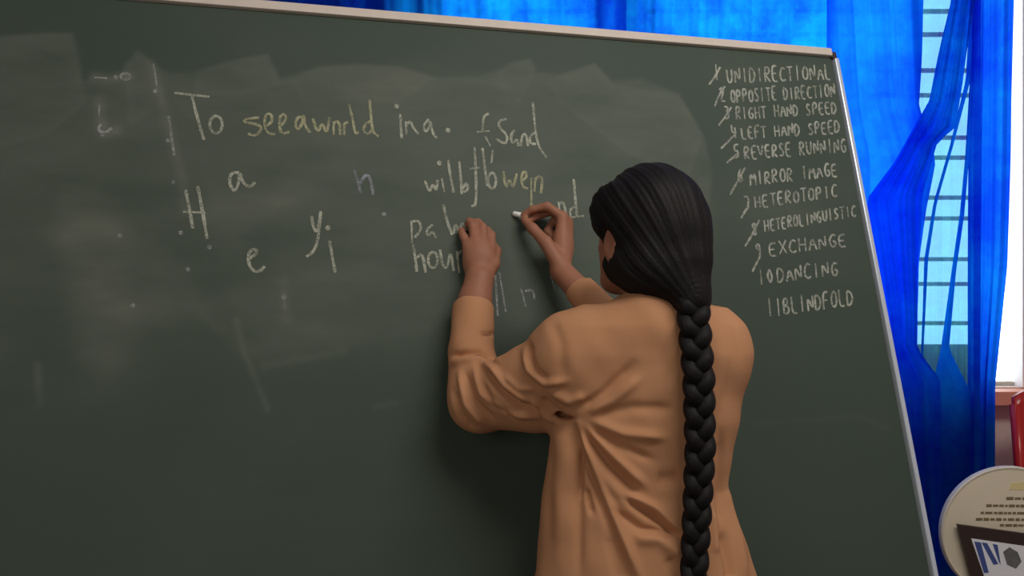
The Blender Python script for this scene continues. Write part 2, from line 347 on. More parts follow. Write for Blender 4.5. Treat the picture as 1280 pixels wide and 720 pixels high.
# ------------------------------------------------------------------ chalk handwriting
def chalk_mat(name, col, dens):
    m = bpy.data.materials.new(name); m.use_nodes = True; nt = m.node_tree; N = nt.nodes; L = nt.links; N.clear()
    out = N.new('ShaderNodeOutputMaterial'); df = N.new('ShaderNodeBsdfDiffuse'); tp = N.new('ShaderNodeBsdfTransparent'); mix = N.new('ShaderNodeMixShader')
    tc = N.new('ShaderNodeTexCoord'); n = N.new('ShaderNodeTexNoise'); n.inputs['Scale'].default_value = 260; n.inputs['Detail'].default_value = 3
    n2 = N.new('ShaderNodeTexNoise'); n2.inputs['Scale'].default_value = 45; n2.inputs['Detail'].default_value = 2
    L.new(tc.outputs['Object'], n.inputs['Vector']); L.new(tc.outputs['Object'], n2.inputs['Vector'])
    ad = N.new('ShaderNodeMath'); ad.operation = 'ADD'; L.new(n.outputs['Fac'], ad.inputs[0]); L.new(n2.outputs['Fac'], ad.inputs[1])
    mr = N.new('ShaderNodeMapRange'); mr.inputs['From Min'].default_value = .75; mr.inputs['From Max'].default_value = 1.2
    mr.inputs['To Min'].default_value = max(0, dens - .35); mr.inputs['To Max'].default_value = min(1, dens + .3)
    L.new(ad.outputs[0], mr.inputs['Value']); df.inputs[0].default_value = (*col, 1)
    L.new(mr.outputs[0], mix.inputs[0]); L.new(tp.outputs[0], mix.inputs[1]); L.new(df.outputs[0], mix.inputs[2]); L.new(mix.outputs[0], out.inputs[0]); return m
MC = {'w': chalk_mat('chalk_white', (.52, .54, .44), .62), 'y': chalk_mat('chalk_yellow', (.50, .50, .32), .62), 'g': chalk_mat('chalk_grey', (.42, .44, .42), .5),
      'b': chalk_mat('chalk_pale_blue', (.42, .44, .50), .5), 'l': chalk_mat('chalk_list', (.50, .52, .45), .62)}
def ell(cx, cy, rx, ry, n=14, a0=0, a1=360): return [(cx + rx * math.cos(math.radians(a0 + (a1 - a0) * i / n)), cy + ry * math.sin(math.radians(a0 + (a1 - a0) * i / n))) for i in range(n + 1)]
def smooth(pts, it=1):
    for _ in range(it):
        if len(pts) < 3: return pts
        q = [pts[0]]
        for a, b in zip(pts[:-1], pts[1:]):
            q.append((a[0] * .75 + b[0] * .25, a[1] * .75 + b[1] * .25)); q.append((a[0] * .25 + b[0] * .75, a[1] * .25 + b[1] * .75))
        q.append(pts[-1]); pts = q
    return pts
wc = [0]
def cluster(strokes):
    bbs = [[min(p[0] for p in st) - .3, max(p[0] for p in st) + .3, min(p[1] for p in st) - .5, max(p[1] for p in st) + .5, [st]] for st in strokes]
    merged = True
    while merged:
        merged = False
        for i in range(len(bbs)):
            for j in range(i + 1, len(bbs)):
                a, b = bbs[i], bbs[j]
                if a[0] <= b[1] and b[0] <= a[1] and a[2] <= b[3] and b[2] <= a[3]:
                    bbs[i] = [min(a[0], b[0]), max(a[1], b[1]), min(a[2], b[2]), max(a[3], b[3]), a[4] + b[4]]; bbs.pop(j); merged = True; break
            if merged: break
    return [q[4] for q in bbs]
def write(strokes, m, width=.0058, label=None, name='chalk_letter', groups=None):
    line = bpy.data.objects.new('chalk_writing', None); C.objects.link(line); line.parent = board; line.empty_display_size = .02
    line.matrix_parent_inverse = Matrix.Translation(-board.location)
    if label: line['label'] = label
    for grp in (groups or cluster(strokes)):
        V = []; F = []
        for st in grp:
            if len(st) == 1: st = ell(st[0][0], st[0][1], 1.7, 1.7, 6)
            P = [uv(*p) for p in smooth(list(st), 2)]
            wc[0] += 1; off = .0007 + .00003 * (wc[0] % 20); base = len(V)
            for i, p in enumerate(P):
                a = P[max(i - 1, 0)]; b = P[min(i + 1, len(P) - 1)]; t = (b - a); t /= (np.linalg.norm(t) + 1e-9); nn = np.array((-t[1], t[0]))
                w = width * .5 * random.uniform(.8, 1.15) * (.75 if i in (0, len(P) - 1) else 1)
                V += [B(*(p + nn * w), off), B(*(p - nn * w), off)]
            for i in range(len(P) - 1): q = base + 2 * i; F.append((q, q + 1, q + 3, q + 2))
        me = bpy.data.meshes.new(name); me.from_pydata([tuple(v) for v in V], [], F); me.materials.append(m)
        o = bpy.data.objects.new(name, me); C.objects.link(o); o.parent = line
    return line
write([[(218, 116), (240, 119), (262, 121)], [(240, 120), (246, 145), (255, 175)], ell(270, 156, 8, 11)], MC['w'], label='handwritten word To in white chalk')
write([[(324, 147), (306, 149), (305, 153), (325, 156), (327, 163), (318, 171), (310, 167)],
       [(331, 159), (341, 152), (339, 142), (332, 143), (330, 156), (334, 167), (344, 168)], [(350, 158), (358, 150), (356, 142), (350, 145), (349, 158), (352, 168), (362, 165)],
       [(379, 146), (371, 147), (369, 158), (373, 163), (379, 152), (380, 142), (381, 158), (388, 166)],
       [(391, 148), (397, 168), (403, 152), (408, 169), (412, 147)], [(417, 152), (417, 169)], [(417, 155), (421, 151), (425, 156), (425, 169)], [(430, 169), (430, 154), (435, 153)],
       [(436, 130), (441, 150), (444, 169), (448, 165)], [(462, 125), (464, 150), (466, 166), (473, 171)], [(464, 152), (456, 155), (454, 164), (460, 169), (465, 162)]], MC['y'], label='handwritten words see a world in pale yellow chalk')
write([[(500, 143), (501, 158), (502, 173)], [(496, 133)], [(507, 152), (508, 169)], [(507, 157), (513, 151), (516, 160), (523, 168)],
       [(536, 149), (529, 157), (531, 166), (537, 160), (537, 149), (541, 168), (546, 173)], [(560, 163)],
       [(611, 142), (604, 145), (603, 166)], [(596, 165), (612, 164)], [(606, 170), (613, 183)]], MC['w'], label='handwritten words in a and of in white chalk')
write([[(633, 149), (624, 151), (623, 159), (635, 170), (632, 181), (620, 174)], [(643, 163), (638, 170), (640, 181), (647, 173), (648, 183)],
       [(651, 183), (652, 170), (657, 166), (660, 183)], [(666, 128), (668, 155), (672, 182), (683, 197)], [(669, 166), (662, 170), (662, 180), (670, 180)]], MC['w'], label='handwritten word Sand in white chalk')
write([[(299, 216), (289, 216), (286, 228), (293, 241), (299, 228), (299, 213), (303, 228), (312, 235), (319, 228)]], MC['w'], .0062, label='single letter a')
write([[(443, 213), (447, 228), (451, 242)], [(449, 230), (457, 218), (463, 222), (466, 244)]], MC['b'], .0062, label='single letter n')
write([[(531, 226), (537, 242), (541, 228), (545, 241), (547, 225)], [(552, 223), (555, 240)], [(549, 204)], [(560, 200), (563, 222), (567, 241)],
       [(574, 202), (576, 225), (577, 243)], [(578, 236), (584, 227), (585, 238), (579, 240)], [(593, 184), (595, 225), (595, 257), (589, 258)], [(587, 211), (600, 210)],
       [(603, 185), (606, 210), (609, 233)], [(616, 188), (614, 204)], ell(615, 226, 5, 10)], MC['w'], label='first half of the handwritten word wildflower')
write([[(629, 214), (632, 237), (637, 222), (641, 237), (646, 217)], [(651, 228), (659, 221), (656, 213), (651, 220), (653, 234), (660, 236)], [(664, 222), (664, 260)],
       [(668, 240), (669, 222)], [(669, 226), (674, 219), (678, 224), (676, 242)]], MC['y'], label='yellowish second half of the handwritten word wildflower')
write([[(232, 237), (237, 262), (241, 286)], [(247, 233), (253, 262), (259, 299)], [(229, 265), (257, 266)]], MC['w'], .0062, label='capital letter H')
write([[(389, 270), (392, 286), (397, 291), (401, 264)], [(401, 264), (398, 299), (392, 315), (383, 321)], [(410, 285)], [(412, 301), (415, 320), (419, 341)]], MC['w'], .0062, label='letters y and i')
write([[(312, 323), (322, 316), (319, 311), (311, 315), (310, 328), (316, 339), (324, 340), (331, 333)]], MC['w'], .0062, label='single letter e')
write([[(514, 276), (515, 304)], [(515, 277), (524, 276), (527, 287), (518, 297)], [(541, 281), (533, 287), (534, 296), (541, 289), (545, 298)],
       [(554, 256), (558, 275), (565, 294)], [(567, 292), (569, 278), (574, 291), (578, 276), (583, 290), (588, 278), (592, 290)]], MC['w'], label='handwritten word palm partly hidden by the left hand')
write([[(516, 305), (519, 322), (521, 340)], [(521, 322), (528, 316), (532, 341)], ell(541, 325, 6, 10), [(550, 312), (553, 333), (559, 336), (563, 312), (567, 339)],
       [(571, 314), (574, 341)], [(571, 320), (577, 313)]], MC['w'], label='handwritten word hour beside the left wrist')
write([[(698, 252), (700, 270)], [(698, 256), (704, 251), (708, 270)], [(717, 224), (719, 250), (721, 271)], [(713, 272), (730, 270)], [(719, 258), (712, 262), (713, 271)]], MC['w'], label='letters nd between the right hand and the head')
write([[(619, 344), (622, 395)], [(624, 341), (632, 390)], [(651, 361), (657, 384)], [(656, 364), (666, 362), (668, 374)], [(688, 341), (693, 363)]], MC['g'], .0055, label='grey half finished strokes under the hands')
write([[(p[0], p[1])] for p in ((210, 176), (217, 228), (150, 295), (235, 337), (166, 382), (226, 291), (194, 114), (480, 268), (262, 309), (355, 372), (145, 97), (128, 168))], MC['g'], .004, label='loose chalk dots', name='chalk_speck')
write([[(118, 97), (134, 98)], ell(157, 96, 6, 4), [(124, 130), (124, 146)], [(126, 155), (122, 163), (132, 167), (140, 160)], [(192, 80), (196, 108)], [(211, 145), (214, 168), (218, 195)]], MC['g'], .0055, label='half erased marks at upper left')

G = {'A': [[(0, 0), (.45, 1), (.9, 0)], [(.2, .4), (.72, .4)]], 'B': [[(0, 0), (0, 1), (.6, .95), (.6, .6), (0, .52), (.75, .45), (.7, .02), (0, 0)]],
     'C': [[(.85, .85), (.45, 1), (.05, .6), (.1, .15), (.5, 0), (.85, .12)]], 'D': [[(0, 0), (0, 1), (.55, .9), (.85, .5), (.5, .05), (0, 0)]],
     'E': [[(.8, 1), (.05, 1), (.05, 0), (.8, 0)], [(.05, .52), (.65, .52)]], 'F': [[(.8, 1), (.05, 1), (.05, 0)], [(.05, .52), (.65, .52)]],
     'G': [[(.85, .88), (.45, 1), (.05, .55), (.3, .02), (.8, .1), (.82, .45), (.5, .45)]], 'H': [[(.05, 0), (.05, 1)], [(.8, 0), (.8, 1)], [(.05, .5), (.8, .5)]],
     'I': [[(.4, 0), (.4, 1)]], 'J': [[(.7, 1), (.7, .2), (.3, 0), (0, .2)]], 'K': [[(.05, 0), (.05, 1)], [(.8, 1), (.05, .45), (.8, 0)]], 'L': [[(.05, 1), (.05, 0), (.75, 0)]],
     'M': [[(0, 0), (.1, 1), (.45, .35), (.8, 1), (.9, 0)]], 'N': [[(.05, 0), (.05, 1), (.8, 0), (.8, 1)]], 'O': [[(.45, 1), (.05, .7), (.1, .15), (.5, 0), (.85, .3), (.8, .85), (.45, 1)]],
     'P': [[(.05, 0), (.05, 1), (.7, .95), (.75, .55), (.05, .45)]], 'R': [[(.05, 0), (.05, 1), (.7, .95), (.72, .58), (.05, .48), (.8, 0)]],
     'S': [[(.8, .88), (.4, 1), (.1, .75), (.4, .52), (.78, .3), (.45, 0), (.05, .12)]], 'T': [[(0, 1), (.9, 1)], [(.45, 1), (.45, 0)]],
     'U': [[(.05, 1), (.08, .2), (.42, 0), (.78, .2), (.82, 1)]], 'V': [[(0, 1), (.42, 0), (.85, 1)]], 'X': [[(0, 0), (.85, 1)], [(0, 1), (.85, 0)]],
     '0': [[(.4, 1), (.05, .5), (.4, 0), (.75, .5), (.4, 1)]], '1': [[(.4, 1), (.4, 0)]], '2': [[(.05, .8), (.45, 1), (.75, .7), (.05, 0), (.85, 0)]],
     '3': [[(.05, .95), (.7, .9), (.35, .55), (.75, .3), (.4, 0), (.02, .1)]], '4': [[(.1, 1), (.05, .4), (.8, .4)], [(.6, .8), (.6, 0)]], '5': [[(.8, 1), (.15, 1), (.1, .55), (.7, .5), (.65, .05), (.05, 0)]],
     '6': [[(.6, 1), (.1, .5), (.2, .02), (.7, .1), (.65, .5), (.15, .4)]], '7': [[(0, 1), (.8, 1), (.4, 0)]], '8': [[(.4, .52), (.1, .78), (.4, 1), (.7, .78), (.1, .25), (.4, 0), (.75, .25), (.4, .52)]],
     '9': [[(.7, .6), (.25, .5), (.1, .85), (.5, 1), (.72, .7), (.6, 0)]]}
def textline(s, x0, y0, x1, y1, h, slant=-.12):
    out = []; n = len(s); cw = (x1 - x0) / n
    for i, ch in enumerate(s):
        if ch == ' ': continue
        bx = x0 + (x1 - x0) * i / n; by = y0 + (y1 - y0) * i / n
        jx, jy, js = random.uniform(-.3, .3), random.uniform(-.7, .7), random.uniform(.92, 1.08)
        st = []; out.append(st)
        for g in G[ch]:
            st.append([(bx + jx + gx * cw * .84 + slant * gy * h * -1 * 0 - .18 * gy * h * .5, by + jy - gy * h * js - (y0 - y1) / (x1 - x0) * gx * cw * .8) for gx, gy in g])
    return out
rows = [('1', (893, 101), 'UNIDIRECTIONAL', 909, 104, 1041, 99, 18, [(886, 106), (893, 97), (900, 84)]), ('2', (900, 127), 'OPPOSITE DIRECTION', 914, 129, 1046, 121, 16, [(893, 133), (899, 118), (906, 108)]),
        ('3', (906, 149), 'RIGHT HAND SPEED', 920, 150, 1048, 142, 15, [(898, 157), (906, 147), (914, 134)]), ('4', (915, 173), 'LEFT HAND SPEED', 927, 174, 1052, 166, 15, [(901, 186), (912, 175), (919, 168)]),
        ('5', (918, 198), 'REVERSE RUNNING', 931, 199, 1060, 190, 16, [(908, 204), (916, 197), (922, 192)]), ('6', (922, 228), 'MIRROR IMAGE', 938, 232, 1049, 220, 16, [(912, 244), (921, 228), (931, 210)]),
        ('7', (931, 262), 'HETEROTOPIC', 944, 260, 1049, 246, 15, [(926, 273), (931, 264), (936, 258)]), ('8', (940, 294), 'HETEROLINGUISTIC', 956, 290, 1072, 270, 14, [(931, 308), (940, 294), (949, 275)]),
        ('9', (945, 321), 'EXCHANGE', 962, 320, 1061, 307, 16, [(940, 340), (946, 328), (950, 320)]), ('10', (948, 356), 'DANCING', 972, 353, 1050, 344, 18, None), ('11', (959, 396), 'BLINDFOLD', 980, 393, 1069, 381, 20, None)]
for num, (nx0, ny0), s, x0, y0, x1, y1, h, slash in rows:
    st = textline(s, x0, y0, x1, y1, h)
    st += textline(num, nx0, ny0, nx0 + (9 if len(num) == 1 else 22), ny0 - 1, h + 1)
    if slash: st.append([slash])
    write(None, MC['l'], .0050, groups=st, label='chalk list line %s %s' % (num, s))

# ------------------------------------------------------------------ signed distance modelling for the figure
class Grid:
    def __init__(s, lo, hi, h):
        s.lo = np.array(lo, float); s.h = h; s.n = np.ceil((np.array(hi) - s.lo) / h).astype(int) + 1
        s.v = np.full(s.n, 1.0, np.float32)
    def region(s, a, b):
        i0 = np.clip(np.floor((np.array(a) - s.lo) / s.h).astype(int), 0, s.n); i1 = np.clip(np.ceil((np.array(b) - s.lo) / s.h).astype(int) + 1, 0, s.n)
        ax = [s.lo[k] + s.h * np.arange(i0[k], i1[k], dtype=np.float32) for k in range(3)]
        X = ax[0][:, None, None].astype(np.float32); Y = ax[1][None, :, None].astype(np.float32); Z = ax[2][None, None, :].astype(np.float32)
        return (slice(i0[0], i1[0]), slice(i0[1], i1[1]), slice(i0[2], i1[2])), X, Y, Z
    def add(s, fn, a, b, k=0.01, op='u'):
        p = k + 2 * s.h; sl, X, Y, Z = s.region(np.array(a) - p, np.array(b) + p)
        if 0 in s.v[sl].shape: return
        d = fn(X, Y, Z); g = s.v[sl]
        if op == 'u':
            hh = np.maximum(k - np.abs(d - g), 0) / k if k > 0 else 0; s.v[sl] = np.minimum(d, g) - hh * hh * k * .25
        else:                                    # subtract
            d = -d; hh = np.maximum(k - np.abs(d - g), 0) / k; s.v[sl] = np.maximum(d, g) + hh * hh * k * .25
    def cone(s, a, b, ra, rb, k=0.01, op='u'):
        a = np.array(a, float); b = np.array(b, float); e = b - a; l2 = e @ e; r = max(ra, rb)
        def fn(X, Y, Z):
            t = np.clip(((X - a[0]) * e[0] + (Y - a[1]) * e[1] + (Z - a[2]) * e[2]) / l2, 0, 1)
            return np.sqrt((X - a[0] - t * e[0]) ** 2 + (Y - a[1] - t * e[1]) ** 2 + (Z - a[2] - t * e[2]) ** 2) - (ra + (rb - ra) * t)
        s.add(fn, np.minimum(a, b) - r, np.maximum(a, b) + r, k, op)
    def ball(s, c, r, k=0.01, R=None, op='u'):
        c = np.array(c, float); r = np.array(r if hasattr(r, '__len__') else (r, r, r), float); R = np.eye(3) if R is None else R   # rows of R = local axes
        def fn(X, Y, Z):
            x, y, z = X - c[0], Y - c[1], Z - c[2]
            q = [(x * R[i][0] + y * R[i][1] + z * R[i][2]) for i in range(3)]
            k0 = np.sqrt((q[0] / r[0]) ** 2 + (q[1] / r[1]) ** 2 + (q[2] / r[2]) ** 2); k1 = np.sqrt((q[0] / r[0] ** 2) ** 2 + (q[1] / r[1] ** 2) ** 2 + (q[2] / r[2] ** 2) ** 2)
            return k0 * (k0 - 1) / np.maximum(k1, 1e-6)
        m = r.max(); s.add(fn, c - m, c + m, k, op)
    def chain(s, pts, rad, k=0.008):
        for i in range(len(pts) - 1): s.cone(pts[i], pts[i + 1], rad[i], rad[i + 1], k)
    def mesh(s):
        v = s.v; ins = v < 0; c = [ins[i:ins.shape[0] - 1 + i, j:ins.shape[1] - 1 + j, k:ins.shape[2] - 1 + k] for i in (0, 1) for j in (0, 1) for k in (0, 1)]
        al = c[0].copy(); an = c[0].copy()
        for q in c[1:]: al &= q; an |= q
        act = np.argwhere(an & ~al); idx = np.full(an.shape, -1, np.int32); idx[tuple(act.T)] = np.arange(len(act))
        offs = np.array([(i, j, k) for i in (0, 1) for j in (0, 1) for k in (0, 1)]); vals = np.stack([v[tuple((act + o).T)] for o in offs], 1)
        P = np.zeros((len(act), 3)); cnt = np.zeros(len(act))
        for a in range(8):
            for b in range(a + 1, 8):
                if np.abs(offs[a] - offs[b]).sum() != 1: continue
                m = (vals[:, a] < 0) != (vals[:, b] < 0); t = vals[m, a] / (vals[m, a] - vals[m, b])
                P[m] += offs[a] + t[:, None] * (offs[b] - offs[a]); cnt[m] += 1
        V = s.lo + s.h * (act + P / cnt[:, None]); F = []
        for a in range(3):
            sl0 = [slice(None)] * 3; sl1 = [slice(None)] * 3; sl0[a] = slice(0, -1); sl1[a] = slice(1, None)
            A = ins[tuple(sl0)]; Bq = ins[tuple(sl1)]; e = np.argwhere(A != Bq); u, w = (a + 1) % 3, (a + 2) % 3
            e = e[(e[:, u] > 0) & (e[:, w] > 0) & (e[:, u] < idx.shape[u]) & (e[:, w] < idx.shape[w])]
            du = np.zeros(3, int); du[u] = 1; dw = np.zeros(3, int); dw[w] = 1
            q = np.stack([idx[tuple((e - du - dw).T)], idx[tuple((e - dw).T)], idx[tuple(e.T)], idx[tuple((e - du).T)]], 1)
            fl = ~A[tuple(e.T)]; q[fl] = q[fl][:, ::-1]; F.append(q[(q >= 0).all(1)])
        return V, np.concatenate(F)
def relax(V, F, it, lam=.5):
    E = np.concatenate([F[:, [0, 1]], F[:, [1, 2]], F[:, [2, 3]], F[:, [3, 0]]]); n = len(V)
    deg = np.bincount(E.ravel(), minlength=n).astype(float)
    for _ in range(it):
        S = np.stack([np.bincount(E[:, 0], V[E[:, 1], k], n) + np.bincount(E[:, 1], V[E[:, 0], k], n) for k in range(3)], 1); V = V + lam * (S / np.maximum(deg, 1)[:, None] - V)
    return V
def normals(V, F):
    nf = np.cross(V[F[:, 2]] - V[F[:, 0]], V[F[:, 3]] - V[F[:, 1]]); nn = np.stack([sum(np.bincount(F[:, j], nf[:, k], len(V)) for j in range(4)) for k in range(3)], 1)
    return nn / np.maximum(np.linalg.norm(nn, axis=1), 1e-12)[:, None]

# joints (world)
HC = WA(806, 291, 1.47)                                   # middle of the head
yaw = math.radians(38); Fd = np.array((-math.sin(yaw), math.cos(yaw), 0)); Ld = np.array((-math.cos(yaw), -math.sin(yaw), 0)); Ud = np.array((0, 0, 1.0))
tilt = math.radians(4); Fd, Ud = Fd * math.cos(tilt) + Ud * math.sin(tilt), Ud * math.cos(tilt) - Fd * math.sin(tilt)
HR = np.stack([Fd, Ld, Ud])
def H(f, l, u): return HC + Fd * f + Ld * l + Ud * u
C7 = WA(815, 392, 1.42)
SL = WA(722, 432, 1.46); EL = WA(602, 496, 1.575); WL = WA(599, 350, 1.695); FL = WA(591, 425, 1.635); FC = WA(593, 378, 1.675)
SR = WA(888, 428, 1.44); ER = WA(806, 452, 1.60); WR = WA(701, 338, 1.735)
SP = C7[0]
g = Grid((-.16, 1.26, -.004), (.46, 1.84, 1.52), .003)
# torso, hidden mostly under the tunic
for z, wx, wy, cx, cy in ((1.16, .085, .055, .235, 1.455), (1.07, .10, .07, .232, 1.46), (.97, .09, .068, .225, 1.465), (.87, .10, .07, .225, 1.46), (.79, .115, .08, .225, 1.45)):
    g.ball((cx, cy, z), (wx, wy, .085), .05)
g.cone(SL, C7 + [0, .02, -.03], .036, .04, .03); g.cone(SR, C7 + [0, .02, -.03], .036, .04, .03)
g.cone(C7 + [0, .0, -.02], H(-.025, 0, -.07), .052, .048, .03)
# legs and feet
for s, kx in ((-1, .02), (1, -.01)):
    hip = np.array((.225 + s * .07, 1.45, .78)); kn = np.array((.225 + s * .08, 1.46 + kx, .42)); an = np.array((.225 + s * .09, 1.44 + kx, .075))
    g.cone(hip, kn, .068, .045, .03); g.cone(kn, kn * .6 + an * .4 - [0, .01, 0], .044, .046, .02); g.cone(kn * .6 + an * .4 - [0, .01, 0], an, .044, .03, .02)
    g.cone(an - [0, .01, .04], an + [s * .01, .12, -.048], .028, .022, .02); g.cone(an + [s * .01, .12, -.05], an + [s * .015, .16, -.055], .024, .016, .015)
# arms
g.chain([SL, EL], [.04, .033], .02); g.chain([EL, FL, FC, WL], [.034, .034, .0315, .030], .015)
g.chain([SR, ER], [.04, .033], .02); g.chain([ER, ER * .65 + WR * .35, WR], [.033, .033, .0235], .015)
# left hand: back of the hand to the viewer, finger tips on the board
def hand_bits(palm0, mcps, rp, k=.010):
    for m in mcps: g.cone(palm0 + (m - palm0) * .05, m, rp * 1.25, rp, k)
def P3(px, py, off):                                       # a point 'off' metres in front of the board
    d, r = hitd(px, py); return np.array(CAM) + r * (d - off)
mL = [P3(613, 310, .040), P3(604, 303, .044), P3(594, 302, .043), P3(585, 308, .038)]
hand_bits(WL + [0, .004, .004], mL, .0125)
g.ball((WL + sum(mL) / 4) / 2 + [0.0, .004, 0], (.034, .019, .040), .012)
g.chain([mL[0], P3(614, 294, .026), P3(609, 288, .013), P3(605, 293, .009)], [.0105, .0092, .0085, .0075], .004)
g.chain([mL[1], P3(603, 284, .030), P3(597, 278, .015), P3(594, 282, .009)], [.0108, .0095, .0088, .0076], .004)
g.chain([mL[2], P3(591, 283, .030), P3(587, 277, .015), P3(585, 282, .009)], [.0105, .0092, .0084, .0072], .004)
g.chain([mL[3], P3(579, 295, .027), P3(577, 289, .014), P3(577, 293, .009)], [.0095, .0082, .0075, .0066], .004)
g.chain([WL + [.014, .008, .012], P3(617, 330, .042), P3(620, 314, .028), P3(615, 303, .013)], [.016, .0125, .0105, .0085], .006)
# right hand: pinching the chalk
TIP = P3(652, 271, .022)
mR = [P3(703, 271, .055), P3(709, 277, .040), P3(710, 286, .027), P3(707, 297, .018)]
hand_bits(WR, mR, .0125)
g.ball((WR + sum(mR) / 4) / 2 + [-.004, .006, 0], (.024, .022, .038), .014)
g.chain([mR[0], P3(684, 258, .058), P3(666, 262, .040), P3(655, 268, .026)], [.0108, .0095, .0085, .0074], .004)
g.chain([mR[1], P3(690, 264, .036), P3(672, 270, .026), P3(660, 277, .018)], [.0108, .0092, .0084, .0074], .004)
g.chain([mR[2], P3(692, 276, .018), P3(684, 289, .013), P3(692, 299, .017)], [.0102, .0088, .0082, .0074], .003)
g.chain([mR[3], P3(692, 293, .012), P3(688, 304, .011), P3(696, 312, .015)], [.0092, .008, .0074, .0066], .003)
g.chain([WR + [-.006, -.004, .016], P3(682, 303, .060), P3(666, 286, .044), P3(656, 275, .028)], [.017, .0135, .011, .0088], .006)
# head
g.ball(H(-.012, 0, .032), (.090, .072, .082), .02, HR); g.ball(H(.028, 0, -.03), (.062, .056, .080), .03, HR)
g.cone(H(.0, .048, -.05), H(.062, .012, -.088), .016, .014, .03); g.cone(H(.0, -.048, -.05), H(.062, -.012, -.088), .016, .014, .03)
g.ball(H(.070, 0, -.090), (.018, .02, .015), .02, HR)
g.cone(H(.084, 0, .0), H(.103, 0, -.030), .007, .0095, .012)
g.ball(H(.094, .011, -.034), (.008, .007, .006), .006, HR); g.ball(H(.094, -.011, -.034), (.008, .007, .006), .006, HR)
g.ball(H(.090, 0, -.052), (.008, .020, .0055), .004, HR); g.ball(H(.087, 0, -.062), (.009, .017, .006), .004, HR)
g.ball(H(.078, 0, .022), (.014, .045, .009), .015, HR)
for s in (-1, 1):
    g.ball(H(.090, s * .030, .001), (.014, .017, .012), .008, HR, 's')
    g.ball(H(.004, s * .075, -.022), (.019, .008, .031), .006, HR); g.ball(H(.007, s * .084, -.018), (.011, .006, .020), .004, HR, 's')
    g.ball(H(.003, s * .075, -.047), (.009, .006, .010), .004, HR)
V, F = g.mesh(); V = relax(V, F, 2, .4); del g

PERS = np.array((.225, 1.45, 0.0))
girl = empty('person', tuple(PERS), 'person in tan orange tunic with long black braid, seen from behind, writing on the blackboard', 'person')
npmesh('body', V, F, M_skin, girl)
for s in (-1, 1):
    e = H(.0715, s * .030, .001); bm = bmesh.new(); bmesh.ops.create_uvsphere(bm, u_segments=16, v_segments=10, radius=.0125, matrix=Matrix.Translation(e)); ey = bm_obj('eye', bm, M_eye, girl, True)
    bm = bmesh.new(); bmesh.ops.create_uvsphere(bm, u_segments=12, v_segments=8, radius=.0058, matrix=Matrix.Translation(e + Fd * .0082)); io = bm_obj('iris', bm, M_iris, ey, True)
    io.matrix_parent_inverse = Matrix.Identity(4)
    tube('eyebrow', [H(.088, s * .014, .019), H(.086, s * .03, .025), H(.074, s * .046, .020)], [.0018, .0026, .0012], M_hair, girl, 8)

# ------------------------------------------------------------------ tunic
def Z(py, D=1.45): return CAM.z - (py - 360) / FPX * D
def Xp(px, D=1.45): return (px - 640) / FPX * D
lev = [  # py, left px, right px, half depth, centre depth
    (385, 745, 900, .055, 1.445), (405, 712, 918, .078, 1.448), (440, 700, 931, .094, 1.452), (480, 700, 930, .100, 1.455), (525, 697, 924, .099, 1.457), (560, 686, 916, .096, 1.458),
    (607, 680, 908, .094, 1.456), (640, 676, 917, .100, 1.452), (680, 672, 931, .110, 1.450), (720, 668, 943, .118, 1.450), (800, 655, 958, .135, 1.45), (950, 640, 975, .155, 1.45)]
zl = np.array([Z(l[0]) for l in lev])[::-1]; xl = np.array([Xp(l[1]) for l in lev])[::-1]; xr = np.array([Xp(l[2]) for l in lev])[::-1]
dl = np.array([l[3] for l in lev])[::-1]; cl = np.array([l[4] for l in lev])[::-1]
def torso(inset):
    def fn(X, Y, Zz):
        zz = Zz.ravel(); a = np.interp(zz, zl, xl); b = np.interp(zz, zl, xr); hd = np.interp(zz, zl, dl) - inset; cy = np.interp(zz, zl, cl)
        cx = ((a + b) / 2)[None, None]; hw = ((b - a) / 2 - inset)[None, None]; hd = hd[None, None]; cy = cy[None, None]
        x = np.abs(X - cx) / hw; y = np.abs(Y - cy) / hd; r = (x ** 2.35 + y ** 2.35) ** (1 / 2.35)
        d = (r - 1) * np.minimum(hw, hd) * 1.0
        return np.maximum(d.astype(np.float32), (Zz - Z(388) + inset).astype(np.float32))
    return fn
HEM = .46
t = Grid((-.16, 1.25, HEM - .02), (.50, 1.74, 1.30), .0032)
t.add(torso(0), (-.02, 1.28, HEM - .01), (.50, 1.62, Z(375)), .02)
# shoulders and the slope up to the neck
t.cone(WA(722, 440, 1.455), C7 + [-.012, .012, -.022], .056, .050, .05); t.cone(WA(888, 434, 1.44), C7 + [.02, .010, -.022], .052, .050, .05)
t.cone(C7 + [0, .01, -.02], H(-.028, 0, -.105), .062, .050, .025)
# sleeves
CUL = WA(592.5, 380, 1.672); CUR = ER + (WR - ER) * .80
t.cone(WA(718, 452, 1.46), WA(660, 486, 1.52), .080, .070, .04); t.cone(WA(660, 486, 1.52), WA(602, 499, 1.575), .069, .063, .03)
t.cone(WA(602, 499, 1.575), WA(589, 440, 1.625), .062, .044, .012); t.cone(WA(589, 440, 1.625), CUL, .044, .0405, .01)
t.cone(WA(884, 440, 1.445), ER, .060, .052, .03); t.cone(ER, CUR, .052, .031, .012)
t.ball(WA(706, 523, 1.395), (.021, .06, .0042), .003, op='s')
